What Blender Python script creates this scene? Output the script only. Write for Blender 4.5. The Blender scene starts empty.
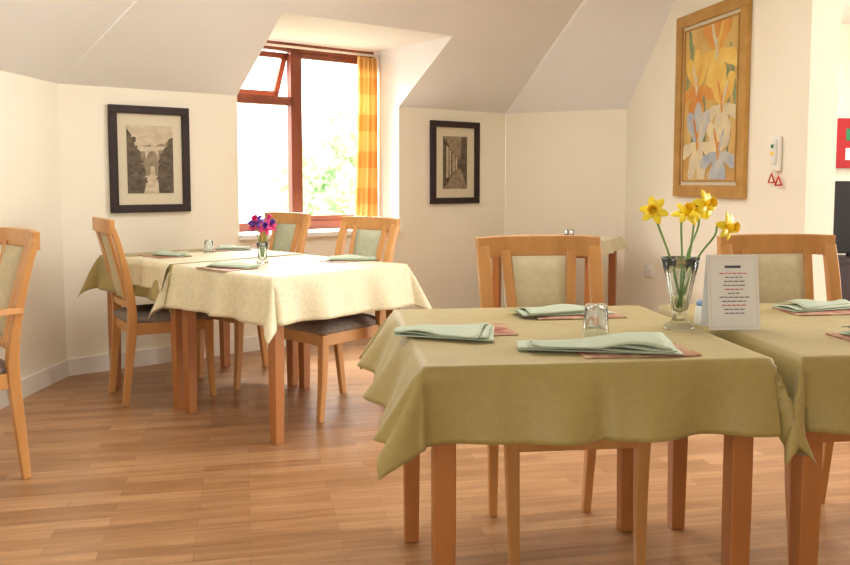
import bpy, bmesh, math, random
from mathutils import Vector, Matrix, noise as mnoise
random.seed(4)
scn=bpy.context.scene
try:
    scn.view_settings.view_transform='Standard'
except Exception as e: print(e)

def lin(c):
    return tuple(((v/255)/12.92 if v/255<=0.04045 else ((v/255+0.055)/1.055)**2.4) for v in c)
# ---------------- materials
def base_mat(name,rgb,rough=.5,**kw):
    m=bpy.data.materials.new(name); m.use_nodes=True
    nt=m.node_tree; b=nt.nodes['Principled BSDF']
    b.inputs['Base Color'].default_value=(*lin(rgb),1)
    b.inputs['Roughness'].default_value=rough
    for k,v in kw.items(): b.inputs[k.replace('_',' ')].default_value=v
    return m
def N(nt,t,**kw):
    n=nt.nodes.new(t)
    for k,v in kw.items():
        if k in n.inputs: n.inputs[k].default_value=v
        else: setattr(n,k,v)
    return n
def noise_mat(name,c1,c2,rough=.5,scale=(5,5,5),detail=4,bump=0,bscale=None,coord='Object',**kw):
    m=base_mat(name,c1,rough,**kw); nt=m.node_tree; b=nt.nodes['Principled BSDF']
    tc=N(nt,'ShaderNodeTexCoord'); mp=N(nt,'ShaderNodeMapping'); mp.inputs['Scale'].default_value=scale
    nz=N(nt,'ShaderNodeTexNoise'); nz.inputs['Scale'].default_value=1; nz.inputs['Detail'].default_value=detail
    cr=N(nt,'ShaderNodeValToRGB'); cr.color_ramp.elements[0].position=.3; cr.color_ramp.elements[1].position=.7
    cr.color_ramp.elements[0].color=(*lin(c1),1); cr.color_ramp.elements[1].color=(*lin(c2),1)
    L=nt.links.new
    L(tc.outputs[coord],mp.inputs[0]); L(mp.outputs[0],nz.inputs['Vector']); L(nz.outputs['Fac'],cr.inputs[0]); L(cr.outputs[0],b.inputs['Base Color'])
    if bump:
        n2=N(nt,'ShaderNodeTexNoise'); n2.inputs['Scale'].default_value=bscale or 30; n2.inputs['Detail'].default_value=5
        L(tc.outputs[coord],n2.inputs['Vector'])
        bp=N(nt,'ShaderNodeBump'); bp.inputs['Strength'].default_value=bump; bp.inputs['Distance'].default_value=.01
        L(n2.outputs['Fac'],bp.inputs['Height']); L(bp.outputs[0],b.inputs['Normal'])
    return m
def damask(m,amt):
    """woven damask motif: multiplies the cloth colour by a faint petal-like figure and alters roughness"""
    nt=m.node_tree; L=nt.links.new; b=nt.nodes['Principled BSDF']
    src=b.inputs['Base Color'].links[0].from_socket
    tc=N(nt,'ShaderNodeTexCoord'); vo=N(nt,'ShaderNodeTexVoronoi'); vo.inputs['Scale'].default_value=11; vo.inputs['Randomness'].default_value=.25
    nz=N(nt,'ShaderNodeTexNoise'); nz.inputs['Scale'].default_value=22; L(tc.outputs['Object'],nz.inputs['Vector'])
    ad=N(nt,'ShaderNodeMixRGB'); ad.blend_type='ADD'; ad.inputs[0].default_value=.06; L(tc.outputs['Object'],ad.inputs[1]); L(nz.outputs['Color'],ad.inputs[2]); L(ad.outputs[0],vo.inputs['Vector'])
    s=N(nt,'ShaderNodeMath',operation='MULTIPLY'); s.inputs[1].default_value=26; L(vo.outputs['Distance'],s.inputs[0])
    c=N(nt,'ShaderNodeMath',operation='SINE'); L(s.outputs[0],c.inputs[0])
    mr=N(nt,'ShaderNodeMapRange'); mr.inputs['From Min'].default_value=-.4; mr.inputs['From Max'].default_value=.4; mr.inputs['To Min'].default_value=1-amt; mr.inputs['To Max'].default_value=1.0; L(c.outputs[0],mr.inputs['Value'])
    mx=N(nt,'ShaderNodeVectorMath',operation='SCALE'); L(src,mx.inputs[0]); L(mr.outputs[0],mx.inputs['Scale']); L(mx.outputs[0],b.inputs['Base Color'])
M={}
M['wall']=noise_mat('wall_paint',(242,235,216),(245,239,222),.75,(2,2,2),bump=.08,bscale=120)
M['ceil']=noise_mat('ceiling_paint',(231,230,227),(234,233,230),.8,(2,2,2),bump=.06,bscale=120)
M['white']=base_mat('white_gloss',(240,238,230),.35)
M['wood']=noise_mat('beech_wood',(190,134,76),(212,158,96),.35,(9,9,1.6),6)
M['wood_d']=noise_mat('table_wood',(160,100,50),(180,118,64),.35,(9,9,1.6),6)
M['frame']=noise_mat('window_wood',(118,58,38),(136,72,48),.4,(6,6,2))
M['blackwood']=noise_mat('dark_frame_wood',(36,20,22),(46,28,28),.6,(6,6,6))
M['gold']=noise_mat('gilt_frame',(176,130,60),(196,152,78),.4,(8,8,8),Metallic=.15)
M['cloth']=noise_mat('olive_tablecloth',(160,142,80),(170,153,90),.48,(3,3,3),bump=.35,bscale=12)
M['cloth2']=noise_mat('cream_tablecloth',(222,211,174),(228,219,184),.5,(3,3,3),bump=.3,bscale=12)
for k in('cloth','cloth2'):
    b=M[k].node_tree.nodes['Principled BSDF']; b.inputs['Sheen Weight'].default_value=.15
damask(M['cloth'],.035); damask(M['cloth2'],.07)
M['uph']=noise_mat('beige_upholstery',(196,184,150),(208,196,162),.85,(40,40,40))
M['seatfab']=noise_mat('seat_fabric',(116,104,96),(150,138,124),.85,(60,60,60))
M['uphg']=noise_mat('green_upholstery',(166,168,142),(180,182,156),.85,(40,40,40))
M['napkin']=noise_mat('napkin_linen',(174,187,162),(188,199,176),.7,(8,8,8),bump=.2,bscale=60)
M['mat']=noise_mat('placemat_print',(200,172,138),(142,46,42),.4,(18,18,18),2)
M['yellow']=noise_mat('daffodil_yellow',(255,228,30),(255,238,70),.5,(30,30,30))
M['orange']=base_mat('daffodil_trumpet',(255,206,10),.5)
M['stem']=noise_mat('stem_green',(90,130,50),(120,158,70),.5,(20,20,20))
M['purple']=base_mat('petal_purple',(92,54,150),.6)
M['pink']=base_mat('petal_magenta',(216,54,120),.6)
M['red']=base_mat('red_plastic',(206,32,24),.4)
M['redwall']=base_mat('red_board',(176,20,28),.6)
M['green']=base_mat('sign_green',(20,130,80),.5)
M['black']=base_mat('black_plastic',(12,11,12),.75)
M['paper']=base_mat('card_paper',(232,232,228),.6)
M['text']=base_mat('print_ink',(90,90,110),.7)
M['textr']=base_mat('print_ink_red',(190,60,60),.7)
M['pic_mat']=base_mat('picture_mount',(216,206,180),.8)
M['sepia_d']=noise_mat('sepia_dark',(62,52,42),(112,97,78),.6,(34,34,34),8)
M['sepia_m']=noise_mat('sepia_mid',(118,103,82),(160,144,118),.6,(30,30,30),8)
M['sepia_l']=noise_mat('sepia_light',(176,160,132),(214,200,174),.6,(14,14,30),8)
M['steel']=base_mat('steel',(190,190,190),.25,Metallic=1.0)
M['blue']=base_mat('salt_blue',(120,150,190),.4)
def glass(name,col=(240,246,244)):
    m=base_mat(name,col,.03); b=m.node_tree.nodes['Principled BSDF']
    b.inputs['Transmission Weight'].default_value=.97; b.inputs['IOR'].default_value=1.35
    return m
M['glass']=glass('clear_glass')
def pane():
    m=bpy.data.materials.new('window_pane_glass'); m.use_nodes=True; nt=m.node_tree; nt.nodes.clear()
    o=N(nt,'ShaderNodeOutputMaterial'); t=N(nt,'ShaderNodeBsdfTransparent'); g=N(nt,'ShaderNodeBsdfGlossy'); g.inputs['Roughness'].default_value=.02
    x=N(nt,'ShaderNodeMixShader'); x.inputs[0].default_value=.06
    nt.links.new(t.outputs[0],x.inputs[1]); nt.links.new(g.outputs[0],x.inputs[2]); nt.links.new(x.outputs[0],o.inputs[0]); return m
M['pane']=pane()
def floor_mat():
    m=base_mat('wood_strip_floor',(190,130,80),.33); nt=m.node_tree; b=nt.nodes['Principled BSDF']; L=nt.links.new
    tc=N(nt,'ShaderNodeTexCoord'); mp=N(nt,'ShaderNodeMapping'); mp.inputs['Rotation'].default_value=(0,0,math.radians(-12))
    L(tc.outputs['Object'],mp.inputs[0])
    br=N(nt,'ShaderNodeTexBrick'); br.offset=.37; br.offset_frequency=2
    br.inputs['Color1'].default_value=(0,0,0,1); br.inputs['Color2'].default_value=(1,1,1,1); br.inputs['Mortar'].default_value=(.0,.0,.0,1)
    br.inputs['Scale'].default_value=1; br.inputs['Brick Width'].default_value=.46; br.inputs['Row Height'].default_value=.068
    br.inputs['Mortar Size'].default_value=.0008; br.inputs['Bias'].default_value=0
    L(mp.outputs[0],br.inputs['Vector'])
    cr=N(nt,'ShaderNodeValToRGB'); e=cr.color_ramp.elements; e[0].color=(*lin((160,116,76)),1); e[1].color=(*lin((190,146,104)),1)
    e.new(.5).color=(*lin((176,131,90)),1)
    L(br.outputs['Color'],cr.inputs[0])
    mp2=N(nt,'ShaderNodeMapping'); mp2.inputs['Scale'].default_value=(3,38,1); L(mp.outputs[0],mp2.inputs[0])
    nz=N(nt,'ShaderNodeTexNoise'); nz.inputs['Scale'].default_value=1; nz.inputs['Detail'].default_value=6; nz.inputs['Distortion'].default_value=.6; L(mp2.outputs[0],nz.inputs['Vector'])
    r2=N(nt,'ShaderNodeValToRGB'); r2.color_ramp.elements[0].position=.3; r2.color_ramp.elements[1].position=.65
    r2.color_ramp.elements[0].color=(.66,.61,.56,1); r2.color_ramp.elements[1].color=(1.0,1.0,1.0,1); L(nz.outputs['Fac'],r2.inputs[0])
    mx=N(nt,'ShaderNodeMixRGB'); mx.blend_type='MULTIPLY'; mx.inputs[0].default_value=.9
    L(cr.outputs[0],mx.inputs[1]); L(r2.outputs[0],mx.inputs[2])
    mx2=N(nt,'ShaderNodeMixRGB'); mx2.blend_type='MIX'; L(br.outputs['Fac'],mx2.inputs[0]); L(mx.outputs[0],mx2.inputs[1]); mx2.inputs[2].default_value=(*lin((124,84,52)),1)
    L(mx2.outputs[0],b.inputs['Base Color'])
    return m
M['floor']=floor_mat()
def curtain_mat():
    m=base_mat('check_curtain',(240,170,70),.8); nt=m.node_tree; L=nt.links.new; b=nt.nodes['Principled BSDF']
    tc=N(nt,'ShaderNodeTexCoord'); sp=N(nt,'ShaderNodeSeparateXYZ'); L(tc.outputs['UV'],sp.inputs[0])
    def stripe(out,sc,th):
        a=N(nt,'ShaderNodeMath',operation='MULTIPLY'); a.inputs[1].default_value=sc; L(out,a.inputs[0])
        f=N(nt,'ShaderNodeMath',operation='FRACT'); L(a.outputs[0],f.inputs[0])
        g=N(nt,'ShaderNodeMath',operation='GREATER_THAN'); g.inputs[1].default_value=th; L(f.outputs[0],g.inputs[0]); return g
    s1=stripe(sp.outputs[0],2,.5); s2=stripe(sp.outputs[1],3,.55)
    ad=N(nt,'ShaderNodeMath',operation='ADD'); L(s1.outputs[0],ad.inputs[0]); L(s2.outputs[0],ad.inputs[1])
    hf=N(nt,'ShaderNodeMath',operation='MULTIPLY'); hf.inputs[1].default_value=.5; L(ad.outputs[0],hf.inputs[0])
    cr=N(nt,'ShaderNodeValToRGB'); e=cr.color_ramp.elements; e[0].color=(*lin((228,192,122)),1); e[1].color=(*lin((204,146,74)),1); e.new(.5).color=(*lin((217,168,94)),1)
    L(hf.outputs[0],cr.inputs[0]); L(cr.outputs[0],b.inputs['Base Color'])
    tr=N(nt,'ShaderNodeBsdfTranslucent'); L(cr.outputs[0],tr.inputs[0]); mx=N(nt,'ShaderNodeMixShader'); mx.inputs[0].default_value=.18
    o=nt.nodes['Material Output']; L(b.outputs[0],mx.inputs[1]); L(tr.outputs[0],mx.inputs[2]); L(mx.outputs[0],o.inputs[0])
    return m
M['curtain']=curtain_mat()
M['paint']=noise_mat('painting_ground',(190,138,66),(222,194,118),.55,(4,4,3),8)
M['p1']=noise_mat('paint_petal_yellow',(236,208,112),(222,172,74),.55,(7,7,7),6)
M['p2']=noise_mat('paint_petal_orange',(202,122,50),(226,170,78),.55,(7,7,7),6)
M['p3']=noise_mat('paint_leaf',(112,130,92),(156,160,108),.55,(9,9,9),6)
M['p4']=noise_mat('paint_petal_bluegrey',(156,168,184),(208,202,186),.55,(7,7,7),6)
M['p5']=noise_mat('paint_petal_cream',(228,212,166),(202,190,164),.55,(7,7,7),6)
M['leaf']=noise_mat('tree_foliage',(150,186,130),(196,216,170),.8,(3,3,3),8)
M['bark']=noise_mat('tree_bark',(150,135,120),(170,155,140),.9,(5,5,5))
M['grass']=noise_mat('outside_grass',(180,200,150),(195,210,165),.9,(2,2,2))

# ---------------- helpers
def link(o): scn.collection.objects.link(o); return o
def empty(name,loc=(0,0,0),rz=0):
    e=bpy.data.objects.new(name,None); e.location=loc; e.rotation_euler=(0,0,rz); e.empty_display_size=.1; return link(e)
def mesh_obj(name,verts,faces,mat,parent=None,smooth=False,bevel=0,solid=0,subs=0):
    me=bpy.data.meshes.new(name); me.from_pydata([tuple(v) for v in verts],[],faces); me.update()
    bm=bmesh.new(); bm.from_mesh(me); bmesh.ops.recalc_face_normals(bm,faces=bm.faces); bm.to_mesh(me); bm.free()
    if mat: me.materials.append(mat)
    if smooth:
        for p in me.polygons: p.use_smooth=True
    o=link(bpy.data.objects.new(name,me))
    if parent: o.parent=parent
    mods(o,bevel,solid,subs); return o
def mods(o,bevel=0,solid=0,subs=0):
    if solid: s=o.modifiers.new('solid','SOLIDIFY'); s.thickness=solid; s.offset=0
    if bevel: b=o.modifiers.new('bevel','BEVEL'); b.width=bevel; b.segments=2; b.limit_method='ANGLE'
    if subs: s=o.modifiers.new('subs','SUBSURF'); s.levels=subs; s.render_levels=subs
def box(name,c,s,mat,parent=None,bevel=.003,rot=None):
    x,y,z=[v/2 for v in s]
    v=[Vector((a*x,b*y,d*z)) for a in(-1,1) for b in(-1,1) for d in(-1,1)]
    if rot: v=[rot@p for p in v]
    v=[p+Vector(c) for p in v]
    f=[(0,1,3,2),(4,6,7,5),(0,4,5,1),(2,3,7,6),(0,2,6,4),(1,5,7,3)]
    return mesh_obj(name,v,f,mat,parent,bevel=bevel)
def catmull(P,n=5):
    P=[Vector(p) for p in P]; out=[]
    for i in range(len(P)-1):
        p0=P[max(i-1,0)];p1=P[i];p2=P[i+1];p3=P[min(i+2,len(P)-1)]
        for k in range(n):
            t=k/n; out.append(.5*((2*p1)+(p2-p0)*t+(2*p0-5*p1+4*p2-p3)*t*t+(3*p1-p0-3*p2+p3)*t**3))
    out.append(P[-1]); return out
def sweep(name,pts,sizes,mat,parent=None,side=(1,0,0),n=5,bevel=.004,smooth=False):
    Q=catmull([tuple(p)+() for p in pts],n)
    S=catmull([(a,b,0) for a,b in sizes],n); side=Vector(side)
    v=[];f=[]
    for i,p in enumerate(Q):
        t=(Q[min(i+1,len(Q)-1)]-Q[max(i-1,0)]).normalized()
        s=(side-t*side.dot(t)).normalized(); nn=t.cross(s)
        a,b=S[i][0]/2,S[i][1]/2
        v+= [p+s*a+nn*b,p-s*a+nn*b,p-s*a-nn*b,p+s*a-nn*b]
        if i:
            k=4*(i-1)
            for j in range(4): f.append((k+j,k+(j+1)%4,k+4+(j+1)%4,k+4+j))
    f.append((0,1,2,3)); k=len(v)-4; f.append((k,k+1,k+2,k+3))
    return mesh_obj(name,v,f,mat,parent,bevel=bevel,smooth=smooth)
def tube(name,pts,r,mat,parent=None,seg=8,n=5):
    Q=catmull(pts,n); v=[];f=[]
    rs=r if isinstance(r,(list,tuple)) else [r,r]
    for i,p in enumerate(Q):
        t=(Q[min(i+1,len(Q)-1)]-Q[max(i-1,0)]).normalized()
        s=t.orthogonal().normalized() if i==0 else (s-t*s.dot(t)).normalized(); nn=t.cross(s)
        rr=rs[0]+(rs[-1]-rs[0])*i/(len(Q)-1)
        for j in range(seg):
            a=2*math.pi*j/seg; v.append(p+(s*math.cos(a)+nn*math.sin(a))*rr)
        if i:
            k=seg*(i-1)
            for j in range(seg): f.append((k+j,k+(j+1)%seg,k+seg+(j+1)%seg,k+seg+j))
    f.append(tuple(range(seg))); k=len(v)-seg; f.append(tuple(range(k,k+seg)))
    return mesh_obj(name,v,f,mat,parent,smooth=True)
def lathe(name,prof,mat,parent=None,seg=32,loc=(0,0,0),flute=0,fl_n=12,smooth=True,cap=True):
    v=[];f=[]
    for i,(r,z) in enumerate(prof):
        for j in range(seg):
            a=2*math.pi*j/seg; rr=r*(1+flute*math.cos(fl_n*a)); v.append((loc[0]+rr*math.cos(a),loc[1]+rr*math.sin(a),loc[2]+z))
        if i:
            k=seg*(i-1)
            for j in range(seg): f.append((k+j,k+(j+1)%seg,k+seg+(j+1)%seg,k+seg+j))
    if cap: f.append(tuple(range(seg))); k=len(v)-seg; f.append(tuple(range(k,k+seg)))
    return mesh_obj(name,v,f,mat,parent,smooth=smooth)
def ang(fx,fy): return math.atan2(fx,-fy)   # local -Y -> (fx,fy)
def prism(name,poly,off,mat,parent=None):
    n=len(poly); P=[Vector(p) for p in poly]; v=P+[p+Vector(off) for p in P]
    f=[tuple(range(n)),tuple(range(2*n-1,n-1,-1))]+[(i,(i+1)%n,n+(i+1)%n,n+i) for i in range(n)]
    return mesh_obj(name,v,f,mat,parent)

# ---------------- room shell
KN=1.71; CZ=2.6
K1=Vector((-2.12,4.96)); K2=Vector((.673,7.15)); K3=Vector((1.577,6.70)); RE=Vector((1.998,4.47))
L0=Vector((-2.52,-2.5)); T0=Vector((-1.25,-2.5)); T1=Vector((-.885,4.315)); T2=Vector((1.239,5.98)); T3=Vector((1.762,5.72))
A=Vector((.787,.617)); nA=Vector((.617,-.787)); kA=.70
def PA(s,d,z=None):
    p=K1+A*s+nA*d; return Vector((p.x,p.y,KN+kA*d if z is None else z))
def v3(p,z): return Vector((p.x,p.y,z))
mesh_obj('floor',[(-3,-2.5,0),(6,-2.5,0),(6,8,0),(-3,8,0)],[(0,1,2,3)],M['floor'])
S0,S1=1.123,2.443; SL=3.549; DH=.629; DZ=KN+kA*DH; WD=-.36; SILL=.79
v=[];f=[]
def q(*pts):
    k=len(v); v.extend(pts); f.append(tuple(range(k,k+len(pts))))
q(PA(0,0,0),PA(S0,0,0),PA(S0,0,KN),PA(0,0,KN)); q(PA(S1,0,0),PA(SL,0,0),PA(SL,0,KN),PA(S1,0,KN)); q(PA(S0,0,0),PA(S1,0,0),PA(S1,0,SILL),PA(S0,0,SILL))
mesh_obj('wall_back',v,f,M['wall'])
v=[];f=[]
q(PA(0,0),PA(S0,0),PA(S0,1.27),PA(.574,1.27)); q(PA(S1,0),PA(SL,0),PA(3.273,1.27),PA(S1,1.27)); q(PA(S0,DH),PA(S1,DH),PA(S1,1.27),PA(S0,1.27))
mesh_obj('ceiling_slope_back',v,f,M['ceil'])
v=[];f=[]
for s in(S0,S1): q(PA(s,WD,0),PA(s,0,0),PA(s,0,KN),PA(s,DH,DZ),PA(s,WD,DZ))
q(PA(S0,WD,0),PA(S1,WD,0),PA(S1,WD,SILL),PA(S0,WD,SILL))
mesh_obj('wall_dormer',v,f,M['ceil'])
mesh_obj('ceiling_dormer',[PA(S0,WD,DZ),PA(S1,WD,DZ),PA(S1,DH,DZ),PA(S0,DH,DZ)],[(0,1,2,3)],M['ceil'])
mesh_obj('wall_left',[v3(L0,0),v3(K1,0),v3(K1,KN),v3(L0,KN)],[(0,1,2,3)],M['wall'])
mesh_obj('ceiling_slope_left',[v3(L0,KN),v3(K1,KN),v3(T1,CZ),v3(T0,CZ)],[(0,1,2,3)],M['ceil'])
mesh_obj('wall_corner',[v3(K2,0),v3(K3,0),v3(K3,KN),v3(K2,KN)],[(0,1,2,3)],M['wall'])
mesh_obj('ceiling_slope_corner',[v3(K2,KN),v3(K3,KN),v3(T3,CZ),v3(T2,CZ)],[(0,1,2,3)],M['ceil'])
RN=Vector((.983,.186))
prism('wall_right',[v3(K3,0),v3(K3,KN),v3(T3,CZ),v3(RE,CZ),v3(RE,0)],(RN.x*.17,RN.y*.17,0),M['wall'])
mesh_obj('ceiling',[v3(T0,CZ),v3(T1,CZ),v3(T2,CZ),v3(T3,CZ),v3(RE,CZ),(6,4.6,CZ),(6,-2.5,CZ)],[tuple(range(7))],M['ceil'])
mesh_obj('ceiling_side_room',[v3(K3,CZ),v3(RE,CZ),(6,4.6,CZ),(6,8,CZ),(1.5,8,CZ)],[tuple(range(5))],M['ceil'])
mesh_obj('wall_rear',[(-2.52,-2.5,0),(6,-2.5,0),(6,-2.5,CZ),(-2.52,-2.5,CZ)],[(0,1,2,3)],M['wall'])
mesh_obj('wall_side_room_back',[(1.6,8,0),(6,8,0),(6,8,CZ),(1.6,8,CZ)],[(0,1,2,3)],M['wall'])
mesh_obj('wall_far_right',[(6,-2.5,0),(6,8,0),(6,8,CZ),(6,-2.5,CZ)],[(0,1,2,3)],M['wall'])
def baseboard(name,a,b,n):
    a=Vector(a);b=Vector(b);n=Vector(n)
    prism(name,[v3(a,0),v3(b,0),v3(b,.10),v3(a,.10)],(n.x*.015,n.y*.015,0),M['white'])
baseboard('baseboard_left',L0,K1,(1,-.05)); baseboard('baseboard_back',K1,K2,nA); baseboard('baseboard_corner',K2,K3,(-.446,-.895)); baseboard('baseboard_right',K3,RE,(-.983,-.186))
prism('trim_1',[PA(S0,WD,SILL-.03),PA(S1,WD,SILL-.03),PA(S1,.04,SILL-.03),PA(S0,.04,SILL-.03)],(0,0,.03),M['white'])
win=empty('window_1',(0,0,0))
thA=ang(nA.x,nA.y)
def wbar(name,s0,s1,z0,z1,t=.06,d=WD,mat='frame'):
    prism(name,[PA(s0,d-t/2,z0),PA(s1,d-t/2,z0),PA(s1,d-t/2,z1),PA(s0,d-t/2,z1)],(nA.x*t,nA.y*t,0),M[mat],win)
wbar('frame_left',S0,S0+.055,SILL,DZ); wbar('frame_right',S1-.055,S1,SILL,DZ); wbar('frame_bottom',S0,S1,SILL,SILL+.06); wbar('frame_top',S0,S1,DZ-.06,DZ)
sm=S0+.617
wbar('mullion',sm-.03,sm+.03,SILL,DZ); wbar('transom',S0,sm,1.70,1.76)
wbar('sash_right_left',sm+.03,sm+.065,SILL+.06,DZ-.06,.04); wbar('sash_right_top',sm+.03,S1-.055,DZ-.1,DZ-.06,.04); wbar('sash_right_bottom',sm+.03,S1-.055,SILL+.06,SILL+.1,.04)
sp=empty('open_casement'); sp.parent=win
def tilt(s,h):
    a=math.radians(28); return PA(s,WD-.04-math.sin(a)*h,DZ-.07-math.cos(a)*h)
for nm,s0,s1,h0,h1 in(('casement_l',S0+.06,S0+.1,0,.34),('casement_r',sm-.07,sm-.03,0,.34),('casement_b',S0+.06,sm-.03,.3,.34),('casement_t',S0+.06,sm-.03,0,.04)):
    prism(nm,[tilt(s0,h0),tilt(s1,h0),tilt(s1,h1),tilt(s0,h1)],(nA.x*.035,nA.y*.035,0),M['frame'],sp)
mesh_obj('glass_right',[PA(sm,WD,SILL),PA(S1,WD,SILL),PA(S1,WD,DZ),PA(sm,WD,DZ)],[(0,1,2,3)],M['pane'],win)
mesh_obj('glass_left',[PA(S0,WD,SILL),PA(sm,WD,SILL),PA(sm,WD,1.72),PA(S0,WD,1.72)],[(0,1,2,3)],M['pane'],win)
# curtain
v=[];f=[];uv=[]
nx,nz=60,30
for j in range(nz+1):
    t=j/nz; z=DZ-.06-(DZ-.06-.83)*t
    w=.19+.05*t**1.5; s0=S1-.015-w
    for i in range(nx+1):
        a=i/nx; v.append(PA(s0+w*a,WD+.11+.028*math.sin(a*30+.6*t)*(.7+.5*t),z)); uv.append((a*1.5,t*1.5))
for j in range(nz):
    for i in range(nx):
        k=j*(nx+1)+i; f.append((k,k+1,k+nx+2,k+nx+1))
cur=mesh_obj('window_curtain',v,f,M['curtain'],smooth=True)
ul=cur.data.uv_layers.new(name='UVMap')
for lp in cur.data.loops: ul.data[lp.index].uv=uv[lp.vertex_index]
r0=PA(S0+.02,WD+.1,DZ-.04); r1=PA(S1-.01,WD+.1,DZ-.04)
tube('curtain_rail',[r0,r1],.009,M['white'],n=2)

# ---------------- pictures
def picture(name,p,theta,w,h,fw,frame,mw,inner,z,mwz=None):
    e=empty(name,(p.x,p.y,z),theta); mwz=mwz or mw
    T=.03
    for nm,c,s in(('frame_top',(0,-T/2,h/2-fw/2),(w,T,fw)),('frame_bottom',(0,-T/2,-h/2+fw/2),(w,T,fw)),('frame_l',(-w/2+fw/2,-T/2,0),(fw,T,h-2*fw)),('frame_r',(w/2-fw/2,-T/2,0),(fw,T,h-2*fw))):
        box(nm,c,s,frame,e,bevel=.004)
    box('mount',(0,-.006,0),(w-2*fw,.01,h-2*fw),M['pic_mat'],e,bevel=0)
    box('print',(0,-.0125,0),(w-2*fw-2*mw,.003,h-2*fw-2*mwz),inner,e,bevel=0)
    return e
def flat(e,nm,pts,mat,lay):
    mesh_obj(nm,[(x,-.0142-.0002*lay,z) for x,z in pts],[tuple(range(len(pts)))],M[mat],e)
def jag(a,b,n,amp,seed):
    rd=random.Random(seed); return [(a[0]+(b[0]-a[0])*i/n+rd.uniform(-amp,amp),a[1]+(b[1]-a[1])*i/n+rd.uniform(-amp,amp)) for i in range(n+1)]
# picture 1: wooded gorge with a high stone arch bridge and a stream below
p=K1+A*.528+nA*.003; e=picture('framed_photograph',p,thA,.50,.65,.048,M['blackwood'],.058,M['sepia_l'],1.282,.07)
hw,hh=.144,.207
flat(e,'far_hillside',[(-hw,-.1),(hw,-.1),(hw,.10)]+jag((hw-.01,.11),(-hw+.01,.06),18,.010,9)+[(-hw,.06)],'sepia_m',1)
flat(e,'bridge',[(-.10,.075),(.11,.082),(.11,.062),(.05,.058)]+[(.012+.038*math.cos(t),-.01+.062*math.sin(t)) for t in [math.pi*i/14 for i in range(15)]]+[(-.036,.05),(-.10,.05)],'sepia_l',2)
flat(e,'stream',[(-.05,-hh),(.055,-hh),(.03,-.12),(.024,-.04),(.0,-.04),(-.008,-.12)],'sepia_l',3)
flat(e,'left_bank',[(-hw,-hh),(-.045,-hh)]+jag((-.02,-.15),(-.05,.00),12,.012,1)+jag((-.06,.03),(-.12,.17),12,.012,11)+[(-hw,.19)],'sepia_d',4)
flat(e,'right_bank',[(hw,-hh),(.05,-hh)]+jag((.035,-.13),(.06,.02),12,.010,2)+jag((.08,.04),(.125,.12),8,.010,12)+[(hw,.14)],'sepia_d',5)
# picture 2: columned arcade
p=K1+A*2.986+nA*.003; e=picture('framed_photograph',p,thA,.50,.65,.048,M['blackwood'],.078,M['sepia_d'],1.295,.07)
hw,hh=.124,.207
vx0,vz0=.04,-.02
flat(e,'pavement',[(-hw,-hh),(hw,-hh),(vx0+.02,-.05),(vx0-.02,-.05)],'sepia_m',1)
flat(e,'vault',[(-hw,hh),(hw*.55,hh),(vx0+.012,.03),(vx0-.02,.03)],'sepia_m',1)
flat(e,'open_side',[(-hw,hh*.8),(-hw,-hh*.7),(vx0-.02,-.05),(vx0-.02,.03)],'sepia_l',2)
for i,t in enumerate((.0,.32,.55,.72,.84)):
    x=-hw+(vx0-.02+hw)*t; zt_=hh*.8+(.03-hh*.8)*t; zb=-hh*.7+(-.05+hh*.7)*t; w_=.03*(1-t)+.003
    flat(e,f'column_{i}',[(x,zb),(x+w_,zb),(x+w_,zt_),(x,zt_)],'sepia_m' if i%2 else 'sepia_d',3)
RD=(RE-K3).normalized(); thR=ang(-.983,-.186)
p=K3+RD*1.285-RN*.003
pt=picture('framed_flower_painting',p,thR,.87,1.20,.078,M['gold'],.028,M['paint'],1.645)
for nm,c,s in(('slip_top',(0,-.017,.494),(.66,.01,.010)),('slip_bottom',(0,-.017,-.494),(.66,.01,.010)),('slip_l',(-.327,-.017,0),(.010,.01,.99)),('slip_r',(.327,-.017,0),(.010,.01,.99))):
    box(nm,c,s,M['gold'],pt,.002)
kk=0
def petal(cx,cz,L,W,a,mat):
    global kk; kk+=1
    vs=[]; n=28
    for i in range(n):
        t=2*math.pi*i/n; x=math.cos(t)*L/2; z=math.sin(t)*W/2*(1+.3*math.cos(t))*(1+.12*math.sin(6*t+kk))
        X=cx+x*math.cos(a)-z*math.sin(a); Z=cz+x*math.sin(a)+z*math.cos(a)
        vs.append((max(-.32,min(.32,X)),-.0142-.00008*kk,max(-.485,min(.485,Z))))
    mesh_obj(f'petal_{kk}',vs,[tuple(range(n))],M[mat],pt)
for (x,z,L,a) in((-.2,-.1,.6,1.5),(-.05,-.2,.55,1.65),(.1,-.15,.6,1.45),(.22,-.05,.7,1.6),(-.27,.2,.4,1.3),(.28,.1,.5,1.75),(-.24,.36,.3,1.8)): petal(x,z,L,.045,a,'p3')
def iris(cx,cz,s,ma,mb,mc='p2'):
    for (dx,dz,a,L,W) in((-.06,.10,2.15,.24,.10),(.06,.10,1.0,.24,.10),(0,.13,1.57,.26,.09)): petal(cx+dx*s,cz+dz*s,L*s,W*s,a,ma)
    for (dx,dz,a,L,W) in((-.12,-.03,3.5,.22,.08),(.12,-.03,-.35,.22,.08),(-.05,-.11,-1.9,.24,.09),(.04,-.12,-1.4,.26,.10)): petal(cx+dx*s,cz+dz*s,L*s,W*s,a,mb)
    petal(cx,cz+.02,.12*s,.04*s,1.5,mc); petal(cx+.03*s,cz+.08*s,.16*s,.025*s,1.2,mb); petal(cx-.03*s,cz+.09*s,.16*s,.025*s,1.9,mc)
iris(.08,.30,1.2,'p2','p1','p5'); iris(-.16,.10,1.0,'p1','p2','p5'); iris(.16,-.04,1.0,'p1','p5'); iris(-.13,-.26,1.05,'p4','p5'); iris(.13,-.33,1.0,'p5','p4')

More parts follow.
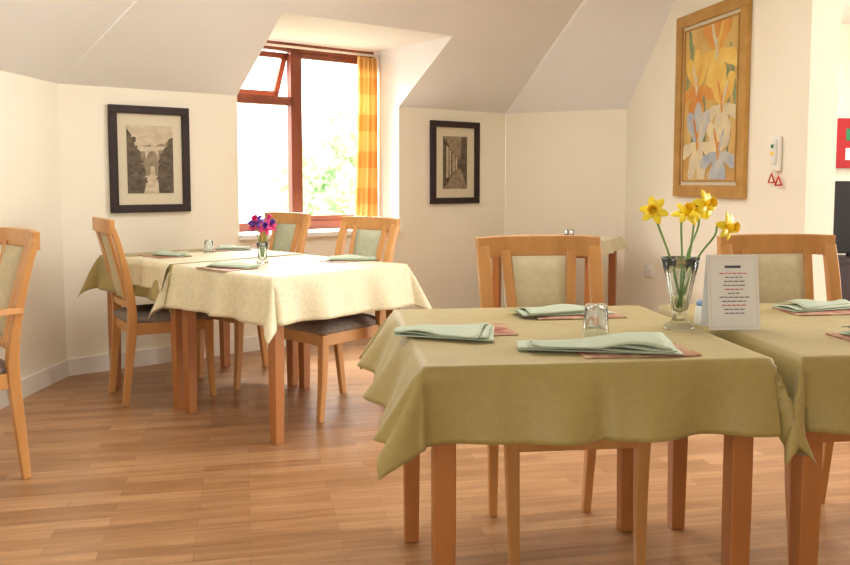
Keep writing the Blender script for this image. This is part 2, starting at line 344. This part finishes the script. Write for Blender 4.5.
cp=empty('call_point_panel',(*(K3+RD*2.03-RN*.004),1.30),thR)
box('body',(0,-.012,0),(.06,.022,.19),M['white'],cp,.006); box('handset',(.0,-.032,.01),(.035,.02,.14),M['paper'],cp,.008)
box('button',(0,-.044,.04),(.02,.006,.02),M['green'],cp,.002); box('button_2',(0,-.044,.0),(.02,.006,.02),M['orange'],cp,.002)
for i,(dx,dz) in enumerate(((-.035,-.14),(.03,-.155))):
    tube(f'cord_{i}',[(dx*.3,-.02,-.08),(dx,-.02,dz+.03)],.0015,M['red'],cp,n=2)
    a=.03; vs=[(dx-a,-.02,dz-a*.6),(dx+a,-.02,dz-a*.6),(dx,-.02,dz+a)]
    for j in range(3): tube(f'triangle_{i}_{j}',[vs[j],vs[(j+1)%3]],.004,M['red'],cp,n=1)
so=empty('wall_socket',(*(K3+RD*.45-RN*.002),.49),thR)
box('plate',(0,-.006,0),(.15,.012,.09),M['white'],so,.003)
for i,x in enumerate((-.035,.035)):
    box(f'switch_{i}',(x,-.013,.025),(.014,.006,.02),M['paper'],so,.001)
    for j,(dx,dz) in enumerate(((0,.0),(-.011,-.02),(.011,-.02))): box(f'hole_{i}_{j}',(x+dx,-.0125,dz-.005),(.005,.002,.006),M['black'],so,0)

# ---------------- tables
def table(hx,hy,x,y,rz,zt=.735,leg=.052,inset=.045,wood='wood_d'):
    e=empty('dining_table',(x,y,0),rz); m=M[wood]
    box('top',(0,0,zt-.0125),(2*hx,2*hy,.025),m,e,.004)
    lx,ly=hx-inset,hy-inset
    for i,(a,b) in enumerate(((-1,-1),(1,-1),(1,1),(-1,1))):
        sweep(f'leg_{i}',[(a*lx,b*ly,0),(a*lx,b*ly,.35),(a*lx,b*ly,zt-.025)],[(leg*.86,leg*.86),(leg,leg),(leg,leg)],m,e,n=1)
    for nm,c,s in(('apron_f',(0,-ly,zt-.065),(2*lx-leg,.02,.08)),('apron_b',(0,ly,zt-.065),(2*lx-leg,.02,.08)),('apron_l',(-lx,0,zt-.065),(.02,2*ly-leg,.08)),('apron_r',(lx,0,zt-.065),(.02,2*ly-leg,.08))):
        box(nm,c,s,m,e,.002)
    return e
def cloth(hx,hy,ov,x,y,rz,mat,flare=(.25,.25,.25,.25),zt=.738,seed=0,wave=.016,noends=False,base=.006):
    rd=random.Random(seed); n1=14;n0=44
    def axis(h): return [-h-ov*(1-i/n1) for i in range(n1)]+[-h+2*h*i/n0 for i in range(n0+1)]+[h+ov*(i+1)/n1 for i in range(n1)]
    X=axis(hx);Y=axis(hy); ph=[rd.random()*6 for _ in range(8)]
    if noends: X=[-hx+2*hx*i/n0 for i in range(n0+1)]
    v=[];f=[]
    for b in Y:
        for a in X:
            ax=max(abs(a)-hx,0);by=max(abs(b)-hy,0); cx=max(-hx,min(hx,a));cy=max(-hy,min(hy,b))
            if ax==0 and by==0:
                v.append((cx,cy,zt+.0015+.0008*math.sin(a*9+ph[0])*math.sin(b*8+ph[1]))); continue
            sx=1 if a>0 else -1; sy=1 if b>0 else -1
            r=math.hypot(ax,by); fx=flare[1] if a>0 else flare[0]; fy=flare[3] if b>0 else flare[2]
            phi=math.atan2(by,ax); dx,dy=math.cos(phi),math.sin(phi)
            fl=fx*dx*dx+fy*dy*dy
            per=cy*(dx)+cx*(dy)
            w=wave*(r/ov)*(math.sin(per*17+ph[int(2+(0 if dx>dy else 1)+(sx>0)*2)]*1.0)+.5*math.sin(per*31+ph[3]))*(1 if min(ax,by)==0 else max(0,1-min(ax,by)/ov*1.5))
            if fl<.12: w*=.3
            cor=.28*r*math.sin(2*phi)**2*(1 if fl>=.12 else .2)
            o=base+fl*r+w+cor-.05*r*math.sin(4*phi)**2
            drop=math.sqrt(max(r*r-(.8*(fl*r+cor))**2,0))
            k=min(1,r/.02)
            v.append((cx+sx*dx*o*k,cy+sy*dy*o*k,zt-drop))
    nx=len(X)
    for j in range(len(Y)-1):
        for i in range(nx-1):
            k=j*nx+i; f.append((k,k+1,k+nx+1,k+nx))
    o=mesh_obj('tablecloth',v,f,M[mat],smooth=True,solid=.003); o.location=(x,y,0); o.rotation_euler=(0,0,rz); return o
th=math.radians(6.6); W=Vector((math.cos(th),math.sin(th))); D=Vector((-math.sin(th),math.cos(th)))
C1=Vector((.352,2.317)); C2=C1+W*.885
table(.40,.42,C1.x,C1.y,th); cloth(.405,.425,.17,C1.x,C1.y,th,'cloth',(.5,.1,.15,.12),seed=3,wave=.02)
table(.40,.42,C2.x,C2.y,th); cloth(.405,.425,.17,C2.x,C2.y,th,'cloth',(.1,.2,.15,.12),seed=5,wave=.02)
e1=Vector((.722,-.692)); e2=Vector((.692,.722)); th3=math.atan2(e1.y,e1.x)
C3=Vector((-.66,4.16)); C4=Vector((-1.24,4.71))
table(.40,.40,C3.x,C3.y,th3); cloth(.405,.405,.20,C3.x,C3.y,th3,'cloth2',(.1,.2,.22,.22),seed=7)
table(.385,.40,C4.x,C4.y,th3); cloth(.39,.405,.18,C4.x,C4.y,th3,'cloth',(.25,.03,.16,.2),seed=9)
Ct=C4+e1*.13
cloth(.25,.414,.13,Ct.x,Ct.y,th3,'cloth2',(.1,.1,.20,.22),seed=9,zt=.7425,noends=True,base=.012)
C5=Vector((.95,6.14)); th5=math.atan2(-.446,.895)
table(.38,.36,C5.x,C5.y,th5); cloth(.385,.365,.09,C5.x,C5.y,th5,'cloth2',seed=11)

# ---------------- chairs
def yb(z):
    P=[(0,.235),(.2,.215),(.42,.195),(.55,.20),(.70,.225),(.85,.262),(.965,.30)]
    for (a,b),(c,d) in zip(P,P[1:]):
        if z<=c: return b+(d-b)*(z-a)/(c-a)
    return .30
def chair(x,y,fx,fy,arms=False,up='uph',name='dining_chair'):
    e=empty(name,(x,y,0),ang(fx,fy)); w=M['wood']
    for i,s in enumerate((-1,1)):
        pts=[(s*.190,-.215,0),(s*.193,-.20,.2),(s*.198,-.195,.42)]; sz=[(.028,.028),(.035,.035),(.042,.042)]
        if arms: pts.append((s*.215,-.20,.64)); sz.append((.034,.034))
        sweep(f'front_leg_{i}',pts,sz,w,e)
        sweep(f'rear_post_{i}',[(s*.165,yb(0),0),(s*.170,yb(.2),.2),(s*.176,yb(.42),.42),(s*.182,yb(.55),.55),(s*.190,yb(.7),.70),(s*.194,yb(.85),.85),(s*.196,yb(.93),.925)],
              [(.028,.03),(.032,.038),(.038,.045),(.040,.038),(.042,.032),(.044,.028),(.044,.026)],w,e)
        sweep(f'back_slat_{i}',[(s*.088,yb(.52),.52),(s*.100,yb(.7)+.012,.70),(s*.116,yb(.91)+.012,.91)],[(.034,.018)]*3,w,e)
        sweep(f'seat_rail_side_{i}',[(s*.198,-.19,.395),(s*.178,.19,.395)],[(.06,.02)]*2,w,e,side=(0,0,1),n=1)
        if arms:
            sweep(f'armrest_{i}',[(s*.192,.225,.66),(s*.235,.10,.665),(s*.245,-.10,.65),(s*.225,-.235,.635)],[(.035,.024),(.045,.024),(.05,.024),(.045,.022)],w,e,side=(1,0,0))
    sweep('top_rail',[(-.216,.286,.922),(-.1,.304,.926),(.1,.304,.926),(.216,.286,.922)],[(.072,.026)]*4,w,e,side=(0,0,1))
    sweep('lower_rail',[(-.178,yb(.52),.52),(0,yb(.52)+.012,.52),(.178,yb(.52),.52)],[(.035,.02)]*3,w,e,side=(0,0,1))
    sweep('seat_rail_front',[(-.19,-.198,.395),(.19,-.198,.395)],[(.06,.02)]*2,w,e,side=(0,0,1),n=1)
    sweep('seat_rail_back',[(-.165,.195,.395),(.165,.195,.395)],[(.06,.02)]*2,w,e,side=(0,0,1),n=1)
    v=[];f=[];nz=8
    for side in(0,1):
        for j in range(nz+1):
            z=.545+(.893-.545)*j/nz; hw=.074+.022*j/nz
            for i in range(5):
                a=-1+i*.5; bul=.016*(1-a**4)*(1-(2*j/nz-1)**6)
                y=yb(z)+.010+(-.006-bul if side==0 else .006+bul*.6); v.append((a*hw,y,z))
    n5=5*(nz+1)
    for j in range(nz):
        for i in range(4):
            k=j*5+i; f.append((k,k+1,k+6,k+5)); f.append((n5+k,n5+k+5,n5+k+6,n5+k+1))
    for j in range(nz):
        for i in(0,4): k=j*5+i; f.append((k,k+5,n5+k+5,n5+k))
    for j in(0,nz):
        for i in range(4): k=j*5+i; f.append((k,k+1,n5+k+1,n5+k))
    mesh_obj('back_pad',v,f,M[up],e,smooth=True)
    v=[];f=[];n=12
    for side in(0,1):
        for j in range(n+1):
            for i in range(n+1):
                a=-1+2*i/n;b=-1+2*j/n; hw=.222-.034*(b+1)/2
                edge=(1-abs(a)**5)*(1-abs(b)**5)
                yy=b*.215+.0-.008*(1-a*a)*(b<-.5)
                if b>.6 and abs(a)>.8: hw-=.012
                x_=a*hw*(1-.03*abs(b)**6); v.append((x_,yy,(.445+.032*edge**.5) if side else .425))
    m=n+1;tot=m*m
    for j in range(n):
        for i in range(n):
            k=j*m+i; f.append((k,k+1,k+m+1,k+m)); f.append((tot+k,tot+k+m,tot+k+m+1,tot+k+1))
    for i in range(n):
        f.append((i,i+1,tot+i+1,tot+i)); k=n*m+i; f.append((k,k+1,tot+k+1,tot+k)); k=i*m; f.append((k,k+m,tot+k+m,tot+k)); k=i*m+n; f.append((k,k+m,tot+k+m,tot+k))
    mesh_obj('seat_cushion',v,f,M['seatfab'],e,smooth=True)
    return e
chair(.425,2.635,.115,-.993); chair(1.28,2.72,.115,-.993)
chair(-1.42,4.54,.85,.53); chair(-.49,4.27,-e2.x,-e2.y,up='uphg'); chair(-1.03,4.91,-e2.x,-e2.y,up='uphg')
chair(-1.83,3.17,-.70,-.71,arms=True,name='dining_armchair')

# ---------------- table items
TZ=.7415
def placemat(x,y,rz,w=.27,d=.2,dz=0):
    o=box('placemat',(0,0,.002),(w,d,.003),M['mat'],None,.001); o.location=(x,y,TZ+dz); o.rotation_euler=(0,0,rz); return o
def napkin(x,y,rz,w=.2,d=.11,taper=.5,layers=3,seed=0,z0=.0045,puff=1):
    e=empty('folded_napkin',(x,y,TZ+z0),rz); rd=random.Random(seed)
    for l in range(layers):
        v=[];f=[];n=16;m=10; j0=rd.uniform(-.012,.012); j1=rd.uniform(-.008,.008); rot=rd.uniform(-.08,.08)
        for j in range(m+1):
            for i in range(n+1):
                a=i/n;b=j/m; dd=d*(1-taper*a*(.7+.12*l))
                x0=(a-.5)*w*(1-.05*l); y0=(b-.5)*dd+.012*l*a
                xx=x0*math.cos(rot)-y0*math.sin(rot)+j0; yy=x0*math.sin(rot)+y0*math.cos(rot)+j1
                zz=.004*l+.002+puff*(.014*l*math.sin(math.pi*b)*(.25+.5*(1-a))*.7+.004*math.sin(a*7+seed+l)*l*b)
                v.append((xx,yy,max(zz,.004*l+.002)))
        for j in range(m):
            for i in range(n):
                k=j*(n+1)+i; f.append((k,k+1,k+n+2,k+n+1))
        mesh_obj(f'fold_{l}',v,f,M['napkin'],e,smooth=True,solid=.0025)
    return e
placemat(.12,2.30,th+.05,.23,.18); napkin(.045,2.245,th+2.9,.26,.22,.75,seed=1)
placemat(.46,2.57,th,.27,.15); napkin(.42,2.58,th+.1,.29,.12,.45,seed=2)
placemat(.50,2.02,th,.28,.15); napkin(.41,2.05,th+3.0,.38,.18,.65,seed=3,layers=4)
placemat(1.26,2.65,th,.27,.16); napkin(1.26,2.69,th+.15,.26,.12,.6,seed=4)
placemat(1.20,2.18,th,.24,.17); napkin(1.26,2.22,th+.3,.3,.14,.6,seed=6)
def tumbler(x,y,z=TZ,s=1):
    e=lathe('upturned_glass_tumbler',[(.034,0),(.034,.003),(.029,.085),(.027,.092),(.0,.092),(.0,.084),(.025,.082),(.030,.02),(.0315,.0)],M['glass'],None,32,cap=False,flute=.015,fl_n=16)
    e.location=(x,y,z); e.scale=(s,s,s)
tumbler(.442,2.175)
vx,vy=.705,2.335
vs=empty('daffodil_vase',(vx,vy,TZ))
lathe('vase_glass',[(.040,0),(.044,.004),(.036,.012),(.017,.028),(.021,.05),(.031,.10),(.040,.15),(.052,.198),(.049,.198),(.037,.15),(.028,.10),(.018,.055),(.0,.045)],M['glass'],vs,48,flute=.05,fl_n=12,cap=False)
def flower(parent,p,d,s,idx,petm='yellow',trm='orange'):
    d=Vector(d).normalized(); u=d.orthogonal().normalized(); w=d.cross(u); p=Vector(p)
    for i in range(6):
        a=i*math.pi/3+(.15 if i%2 else 0); r=u*math.cos(a)+w*math.sin(a); t=d.cross(r); v=[];f=[]
        n=6
        for j in range(n+1):
            q_=j/n; wd=.6*math.sin(math.pi*(q_*.86+.1))**.8*s*.9
            if j==n: wd=.01*s
            for kx in(-1,0,1):
                v.append(p+r*(q_*s)+t*kx*wd/2+d*(s*(.12*math.sin(q_*3)-.15*q_*(i%2))-abs(kx)*-.04*s-.0005*i))
        for j in range(n):
            for kx in range(2): k=j*3+kx; f.append((k,k+1,k+4,k+3))
        mesh_obj(f'flower_{idx}_petal_{i}',v,f,M[petm],parent,smooth=True,solid=.0008)
    v=[];f=[];seg=18
    for j,(rr,h) in enumerate(((.12,0),(.2,.2),(.23,.5),(.30,.72),(.36,.76))):
        for i in range(seg):
            a=2*math.pi*i/seg; k_=1+(.10*math.cos(9*a) if j>2 else 0)
            v.append(p+(u*math.cos(a)+w*math.sin(a))*rr*s*k_+d*h*s)
        if j:
            b=seg*(j-1)
            for i in range(seg): f.append((b+i,b+(i+1)%seg,b+seg+(i+1)%seg,b+seg+i))
    mesh_obj(f'flower_{idx}_trumpet',v,f,M[trm],parent,smooth=True,solid=.0008)
fl=[((-.076,.0,.328),(-.4,-1,.1)),((.008,-.01,.318),(.15,-.8,.75)),((.070,.02,.345),(.5,-.9,.2)),((.118,-.02,.285),(.6,-.9,-.05)),((.060,.05,.32),(-.3,-.5,.7))]
for i,(pp,dd) in enumerate(fl):
    P=Vector(pp); back=P-Vector(dd).normalized()*.03
    ang_=i*1.3; b0=Vector((math.cos(ang_)*.008,math.sin(ang_)*.008,.055))
    tube(f'stem_{i}',[b0,(P.x*.35,P.y*.35,.19),(back.x*.92,back.y,back.z-.03),back,P],.003,M['stem'],vs,n=4)
    flower(vs,P,dd,.042,i)
mc=empty('menu_card',(.850,2.345,TZ),th-.05)
mw_,mh=.145,.208
for nm,s in(('front_leaf',-1),('rear_leaf',1)):
    a=math.radians(9)
    R=Matrix.Rotation(-a if s<0 else a,3,'X')
    c=Vector((0,s*math.sin(a)*mh/2,math.cos(a)*mh/2))
    box(nm,c,(mw_,.0015,mh),M['paper'],mc,0,rot=R)
    if s<0:
        nrm=R@Vector((0,-1,0)); up=R@Vector((0,0,1))
        def strip(nm2,x0,z0,w,h,mt,off=.0014): box(nm2,c+up*z0+Vector((x0,0,0))+nrm*off,(w,.0006,h),M[mt],mc,0,rot=R)
        for i,(x0,z0,w,h) in enumerate(((0,.096,.13,.001),(0,-.096,.13,.001),(-.065,0,.001,.192),(.065,0,.001,.192))): strip(f'border_{i}',x0,z0,w,h,'pic_mat')
        strip('heading',0,.07,.045,.007,'text')
        rd=random.Random(2); z=.052
        for i in range(11):
            wl=rd.uniform(.03,.08); x=-wl/2; jj=0
            while x<wl/2:
                ww=rd.uniform(.006,.014); strip(f'line_{i}_{jj}',min(x+ww/2,wl/2),z,ww,.0026,'textr' if i%4==0 else 'text'); x+=ww+.003; jj+=1
            z-=.011
sc=empty('salt_shaker',(.788,2.40,TZ)); lathe('pot',[(.018,0),(.02,.005),(.017,.05),(.015,.055)],M['paper'],sc,20); lathe('lid',[(.015,.055),(.016,.06),(.012,.07),(.004,.073)],M['blue'],sc,20)
def far_vase(x,y):
    e=empty('flower_vase',(x,y,TZ))
    lathe('glass_jar',[(.028,0),(.03,.004),(.024,.03),(.022,.06),(.03,.105),(.027,.105),(.019,.06),(.02,.03),(0,.01)],M['glass'],e,24,cap=False)
    cols=['pink','purple','purple','pink','purple','pink']
    for i,c in enumerate(cols):
        a=i*1.047; P=Vector((.040*math.cos(a),.040*math.sin(a),.19+.022*math.sin(i*2)))
        tube(f'stem_{i}',[(.006*math.cos(a),.006*math.sin(a),.03),(.016*math.cos(a),.016*math.sin(a),.11),P],.002,M['stem'],e,n=3)
        flower(e,P,(math.cos(a)*.6,math.sin(a)*.6-.5,.7),.042,i,c,'pink' if c=='purple' else 'purple')
far_vase(-.81,4.22)
placemat(-.93,3.97,th3,.25,.18); napkin(-.90,3.98,th3+.3,.24,.12,.4,seed=8)
placemat(-.42,4.36,th3+1.57,.25,.18); napkin(-.38,4.36,th3+.9,.26,.12,.4,seed=9)
placemat(-1.17,4.98,th3+1.57,.25,.18,.005); napkin(-1.12,4.97,th3+.9,.2,.1,.4,seed=10,z0=.0095)
placemat(-1.40,4.56,th3,.25,.18,.005); napkin(-1.36,4.55,th3+.2,.2,.1,.4,seed=12,z0=.0095)
tumbler(-1.22,4.78,TZ+.005,.8)
tr=empty('condiment_tray',(.98,6.1,TZ),th5); box('base',(0,0,.008),(.26,.16,.012),M['blackwood'],tr)
for i,x in enumerate((.04,.08)): lathe(f'pot_{i}',[(.016,.014),(.017,.03),(.014,.06),(.005,.065)],M['steel'],tr,16,loc=(x,0,0))
# ---------------- side room items
nb=empty('notice_board',(4.0,7.97,1.50)); box('board',(0,-.012,0),(1.4,.02,.46),M['redwall'],nb)
for i,(x,z) in enumerate(((-.04,.08),(-.04,-.1),(.16,.08),(.16,-.1),(-.30,.08),(-.30,-.1))): box(f'sign_{i}',(x,-.025,z),(.10,.006,.11),M['green'] if i%2==0 else M['paper'],nb,.001)
tv=empty('television_on_stand',(3.70,7.3,0)); box('screen',(0,0,.84),(1.0,.08,.62),M['black'],tv,.01); box('neck',(0,0,.52),(.12,.06,.06),M['black'],tv); box('stand',(0,0,.48),(1.0,.4,.04),M['blackwood'],tv); box('cabinet',(0,0,.24),(.95,.38,.44),M['blackwood'],tv)
for i,x in enumerate((-.24,.24)): box(f'door_{i}',(x,-.195,.24),(.44,.015,.40),M['blackwood'],tv)
# ---------------- outside
mesh_obj('outside_ground',[(-40,9,-3),(40,9,-3),(40,60,-3),(-40,60,-3)],[(0,1,2,3)],M['grass'])
def tree(x,y,h,r,seed):
    e=empty('garden_tree',(x,y,-3)); rd=random.Random(seed)
    tube('trunk',[(0,0,0),(.1,0,h*.4),(0,0,h*.75)],[.22,.08],M['bark'],e)
    for i in range(9):
        a=rd.random()*6.28; rr=r*rd.uniform(.1,.6); c=Vector((math.cos(a)*rr,math.sin(a)*rr,h*.72+rd.uniform(-.35,.35)*h*.6))
        bm=bmesh.new(); bmesh.ops.create_icosphere(bm,subdivisions=5,radius=r*rd.uniform(.3,.5))
        for vv in bm.verts:
            nn=mnoise.noise(vv.co*2.5+c)*.35+mnoise.noise(vv.co*8+c)*.25+mnoise.noise(vv.co*20+c)*.16
            vv.co=vv.co*(1+nn)+c
        me=bpy.data.meshes.new(f'crown_{i}'); bm.to_mesh(me); bm.free(); me.materials.append(M['leaf']); o=link(bpy.data.objects.new(f'crown_{i}',me)); o.parent=e
tree(-1.55,16.5,5.3,1.6,1); tree(-1.0,20,6.2,1.8,2); tree(-8.5,28,5,2.2,3)

# ---------------- lights
w=bpy.data.worlds.new('World'); scn.world=w; w.use_nodes=True; bg=w.node_tree.nodes['Background']; bg.inputs[0].default_value=(.97,.99,1,1); bg.inputs[1].default_value=4.6
sl=bpy.data.lights.new('sun','SUN'); sl.energy=3.6; sl.angle=.02; sl.color=(1,.97,.9); so_=link(bpy.data.objects.new('sun',sl)); so_.rotation_euler=(math.radians(40),0,math.radians(20))
def area(name,loc,target,sx,sy,power,col):
    l=bpy.data.lights.new(name,'AREA'); l.shape='RECTANGLE'; l.size=sx; l.size_y=sy; l.energy=power; l.color=col
    o=link(bpy.data.objects.new(name,l)); o.location=loc; o.rotation_euler=(Vector(target)-Vector(loc)).to_track_quat('-Z','Y').to_euler(); return o
wc=PA((S0+S1)/2,WD-.5,2.9)
area('daylight_dormer',wc,PA((S0+S1)/2,1.2,.6),1.6,1.6,760,(1,.99,.96))
area('daylight_side_room',(5.3,4.3,1.5),(0,3.4,1.0),2.4,1.9,245,(1,.985,.95))
area('ceiling_fill',(-.2,3.6,2.57),(-.2,3.6,0),2.0,2.0,52,(1,.98,.95))  # added soft overhead fill, stands for no actual fixture
area('rear_fill',(-1.2,-2.3,1.4),(-.8,4.5,2.0),2.4,1.4,42,(1,.99,.97))  # added fill behind the camera to lift the ceiling; rear wall has no window
# ---------------- camera
cam=bpy.data.cameras.new('camera'); co=link(bpy.data.objects.new('camera',cam)); cam.lens=36; cam.sensor_width=36; cam.sensor_fit='HORIZONTAL'
co.location=(0,0,1.15); co.rotation_euler=(math.radians(90-4.5),0,0); cam.shift_y=-34.6/850
cam.clip_start=.05; scn.camera=co
